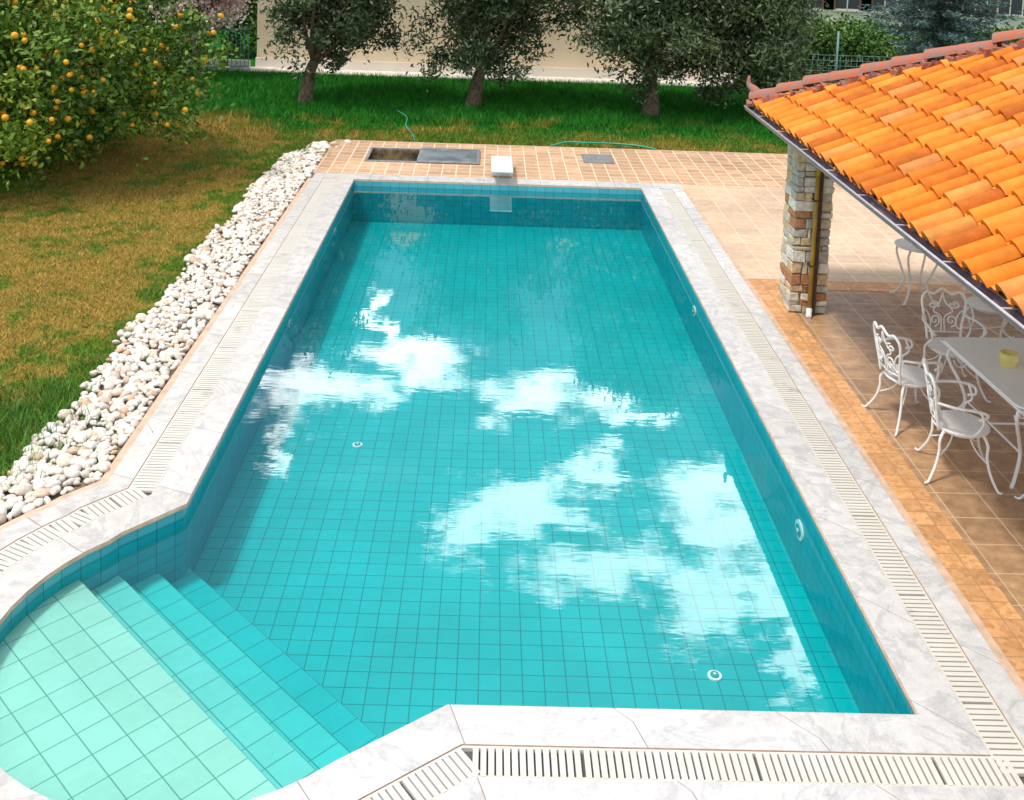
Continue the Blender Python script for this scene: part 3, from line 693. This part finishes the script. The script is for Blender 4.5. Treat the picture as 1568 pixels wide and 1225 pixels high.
mb.tube([(EX-.13,EY+.05,EZ-.03),(EX-.13,YN,EZ-.03)],.010,6,1)
mb.box(EX+.012,EX+.04,YN,EY-.02,EZ-.16,EZ-.01,2)
for yy_ in np.arange(YN+.3,EY,.9): mb.box(EX-.135,EX+.012,yy_,yy_+.02,EZ-.03,EZ-.024,1)
mb.obj('gutter',[m_gut,m_gutl,m_dkw_shade],pavn)
mb=MB();mb.box(6.05,6.22,YN+.1,6.95,1.98,2.16,0);mb.box(6.22,XR-.4,6.75,6.92,1.98,2.16,0)
for yy_ in np.arange(YN+.2,EY-.3,.6): 
    mb.add([(EX+.05,yy_,EZ-.14),(EX+.05,yy_+.07,EZ-.14),(EX+HW,yy_+.07,zp-.14),(EX+HW,yy_,zp-.14),(EX+.05,yy_,EZ-.055),(EX+.05,yy_+.07,EZ-.055),(EX+HW,yy_+.07,zp-.055),(EX+HW,yy_,zp-.055)],[(0,3,2,1),(4,5,6,7),(0,1,5,4),(1,2,6,5),(2,3,7,6),(3,0,4,7)],1) if yy_<EY-HW else None
mb.obj('beams',[m_beam,m_dkw_shade],pavn)
def stone_fn(t,b):
    r=t.attr();p=t.pos();n=t.noise(p,18,5,.7);t.put(b,'Normal',t.bump(n,.6,.02))
    base=t.ramp(r,[(0,(.66,.56,.40)),(.25,(.80,.73,.60)),(.42,(.54,.51,.45)),(.55,(.72,.55,.32)),(.80,(.50,.24,.12)),(.88,(.80,.76,.68))],'CONSTANT')
    return t.mix(1,base,t.ramp(n,[(.3,.6),(.7,1.2)]),'MULTIPLY')
m_stone=material('pillar_stone',stone_fn,.85,.2);m_mort=simple('mortar',(.30,.26,.21),.9,.2,20)
def pillar(px,py,w=.46,h=2.2):
    mb=MB();mb.box(px+.02,px+w-.02,py+.02,py+w-.02,-.01,h-.02,1);z=-.008
    while z<h-.05:
        hh=min(rng.uniform(.06,.15),h-z);cuts=[0]+sorted(rng.uniform(.2,.8,rng.integers(1,4))*w)+[w]
        cy=rng.uniform(.35,.65)*w
        for i in range(len(cuts)-1):
            if cuts[i+1]-cuts[i]<.03: continue
            for (ya,yb) in((0,cy),(cy,w)):
                mb.box(px+cuts[i]+.005,px+cuts[i+1]-.005,py+ya+.005-rng.uniform(0,.018)*(ya==0),py+yb-.005+rng.uniform(0,.018)*(yb==w),z+.005,z+hh-.005,0,rng.uniform(0,.99),.011)
        z+=hh
    mb.obj('stone_pillar',[m_stone,m_mort],pavn,bevel=.010)
pillar(5.97,6.45);pillar(5.97,-2.6);pillar(9.6,6.45);pillar(9.6,-2.6)
m_pipe=simple('downpipe_paint',(.40,.24,.03),.4,.1)
mb=MB();mb.tube(spline([(EX-.05,6.38,EZ-.08),(5.9,6.38,2.05),(6.19,6.37,1.9),(6.20,6.37,1.7)],14),.028,10,0);mb.tube([(6.20,6.37,1.7),(6.20,6.37,.9),(6.20,6.37,.08)],.026,10,0);mb.tube([(6.20,6.37,.08),(6.19,6.34,.03),(6.17,6.28,.01)],.035,10,1)
mb.box(6.16,6.24,6.335,6.44,.6,.615,2);mb.box(6.16,6.24,6.335,6.44,1.4,1.415,2)
mb.box(6.225,6.275,6.375,6.44,0,2.1,2)  # dark strip standing in for the shadow beside the pipe
mb.obj('downpipe',[m_pipe,m_white,m_dkw_shade],pavn)
mb=MB();mb.box(8.35,8.47,4.9,5.02,-.01,2.9,0);mb.obj('wooden_post',[simple('post_wood',(.35,.2,.08),.6,.2,15)],pavn,bevel=.01)
# ------------------------------------------------------------------ furniture
m_iron=simple('white_painted_iron',(.90,.89,.87),.35,.04,20)
def spiral(c,r0,turns,n=16,flip=1,start=0):
    out=[]
    for k in range(n+1):
        t_=k/n;r=r0*(1-.8*t_);a=start+flip*turns*2*math.pi*t_;out.append((c[0]+r*math.cos(a),c[1]+r*math.sin(a)))
    return out
def chair(loc,rot,cab=False,name='wrought_iron_chair'):
    mb=MB();sr=.225
    mb.disc((0,0),sr,.435,.452,32)
    mb.tube([(sr*math.cos(a),sr*math.sin(a),.44) for a in np.linspace(0,2*math.pi,33)],.012,6,cap=False)
    mb.tube([(.17*math.cos(a),.17*math.sin(a),.40) for a in np.linspace(0,2*math.pi,25)],.008,5,cap=False)
    for sx in(-1,1):
        for sy in(-1,1):
            d=np.array([sx*.72,sy*.72])
            def q(r,z): return (d[0]*r,d[1]*r,z)
            if cab: lp=spline([q(.26,.43),q(.30,.37),q(.24,.26),q(.215,.15),q(.27,.06),q(.36,.012),q(.385,.03)],24)
            else: lp=spline([q(.22,.43),q(.265,.36),q(.265,.26),q(.30,.14),q(.37,.03),q(.40,.012),q(.42,.02)],24)
            mb.tube(lp,np.linspace(.014,.010,len(lp)),7)
            if not cab: mb.tube(spline([q(.28,.20),q(.16,.27),q(.10,.36),q(.13,.42)],12),.007,5)
    if cab:
        mb.tube([(x_*.16,y_*.16,.16) for x_,y_ in((1,1),(0.15,.15),(-1,-1))],.006,5);mb.tube([(x_*.16,y_*.16,.165) for x_,y_ in((1,-1),(.15,-.15),(-1,1))],.006,5)
    def B(u,v): return (u,-.20-.10*v-.05*math.cos(u/.2*1.2)+.02,.44+v*.48)
    fr=[(-.17,0),(-.185,.3),(-.215,.6),(-.225,.85),(-.17,.98),(-.09,.93),(0,1.04),(.09,.93),(.17,.98),(.225,.85),(.215,.6),(.185,.3),(.17,0)]
    mb.tube(spline([B(*q) for q in fr],60),.0135,7)
    mb.tube([B(-.185,.16),B(0,.14),B(.185,.16)],.009,6)
    for sg in(-1,1):
        mb.tube([B(sg*(.105+u*.9),.70+v*.5*2) for u,v in spiral((0,0),.075,1.3,18,sg,math.pi/2)],.009,5)
        mb.tube([B(sg*(.085+u*.9),.38+v*2) for u,v in spiral((0,0),.065,1.3,18,-sg,-math.pi/2)],.009,5)
        mb.tube(spline([B(sg*.02,.15),B(sg*.02,.45),B(sg*.10,.58),B(sg*.03,.75),B(0,.95)],18),.008,5)
        mb.tube(spline([B(sg*.19,.2),B(sg*.13,.28),B(sg*.15,.5),B(sg*.2,.62)],12),.008,5)
        mb.tube(spline([B(sg*.205,.52),(sg*.27,-.10,.69),(sg*.285,.06,.69),(sg*.27,.15,.665),(sg*.235,.15,.62),(sg*.25,.09,.60)],22),.0125,6)
        mb.tube(spline([(sg*.275,.10,.685),(sg*.25,.13,.57),(sg*.28,.08,.50),(sg*.21,.06,.44)],14),.011,6)
    o=mb.obj(name,[m_iron]);o.location=(loc[0],loc[1],-.012);o.rotation_euler=(0,0,rot);return o
chair((6.45,2.86),math.radians(-104));chair((6.38,3.80),math.radians(-80))
chair((7.08,4.50),math.radians(178));chair((7.1,2.2),math.radians(8))
chair((8.05,5.75),math.radians(150),True);chair((8.0,3.4),math.radians(90));chair((8.75,6.6),math.radians(200),True)
def topmesh(mb,x0,x1,y0,y1,z0,z1,r):
    pts=[]
    for cx,cy,a0 in((x1-r,y1-r,0),(x0+r,y1-r,90),(x0+r,y0+r,180),(x1-r,y0+r,270)):
        for a in np.linspace(a0,a0+90,7): pts.append((cx+r*math.cos(math.radians(a)),cy+r*math.sin(math.radians(a))))
    k=len(pts);mb.add([(*p,z0) for p in pts]+[(*p,z1) for p in pts],[tuple(range(k))[::-1],tuple(range(k,2*k))]+[(i,(i+1)%k,k+(i+1)%k,k+i) for i in range(k)])
mb=MB();topmesh(mb,-.44,.44,-.74,.74,.735,.755,.10)
for r0,zz in((.43,.72),(.36,.66)):
    mb.tube([(-r0,-r0-.3,zz),(r0,-r0-.3,zz),(r0,r0+.3,zz),(-r0,r0+.3,zz),(-r0,-r0-.3,zz)],.011,6)
for sx in(-1,1):
    for sy in(-1,1):
        mb.tube(spline([(sx*.36,sy*.60,.73),(sx*.40,sy*.63,.6),(sx*.30,sy*.52,.36),(sx*.27,sy*.50,.2),(sx*.36,sy*.60,.05),(sx*.41,sy*.65,.01)],24),.016,8)
        mb.tube([(sx*(.30+u),sy*.55,.60+v) for u,v in spiral((0,0),.08,1.4,18,sx,0)],.008,5)
mb.tube([(-.28,0,.25),(.28,0,.25)],.01,6);mb.tube([(-.28,-.5,.25),(-.28,.5,.25)],.01,6);mb.tube([(.28,-.5,.25),(.28,.5,.25)],.01,6)
m_iront=simple('white_painted_iron_top',(.92,.92,.92),.35,.02,20,spec=.3)
o=mb.obj('patio_table',[m_iront],bevel=.004);o.location=(7.19,3.27,-.012);o.rotation_euler=(0,0,math.radians(2))
mb=MB();mb.disc((0,0),.27,.70,.72,36)
mb.tube([(.27*math.cos(a),.27*math.sin(a),.71) for a in np.linspace(0,2*math.pi,33)],.012,6,cap=False)
for k in range(4):
    a=math.pi/4+k*math.pi/2;d=(math.cos(a),math.sin(a))
    mb.tube(spline([(d[0]*r,d[1]*r,z_) for r,z_ in((.2,.70),(.27,.60),(.2,.4),(.14,.25),(.22,.08),(.30,.012),(.32,.03))],24),.014,7)
o=mb.obj('round_side_table',[m_iron]);o.location=(7.72,7.0,-.012)
m_wax=simple('candle_wax',(.90,.78,.28),.5,.05)
mb=MB();nn=24
pr=[(.055,0),(.068,.02),(.082,.07),(.078,.125),(.070,.127),(.066,.105),(0.001,.103)]
vs=[(r*math.cos(2*math.pi*k/nn),r*math.sin(2*math.pi*k/nn),z_) for r,z_ in pr for k in range(nn)]
mb.add(vs,[(i*nn+k,i*nn+(k+1)%nn,(i+1)*nn+(k+1)%nn,(i+1)*nn+k) for i in range(len(pr)-1) for k in range(nn)],0,smooth=True)
mb.tube([(0,0,.088),(0,.003,.105)],.003,5,1)
o=mb.obj('candle_pot',[m_wax,m_dark]);o.location=(7.08,3.36,.744)
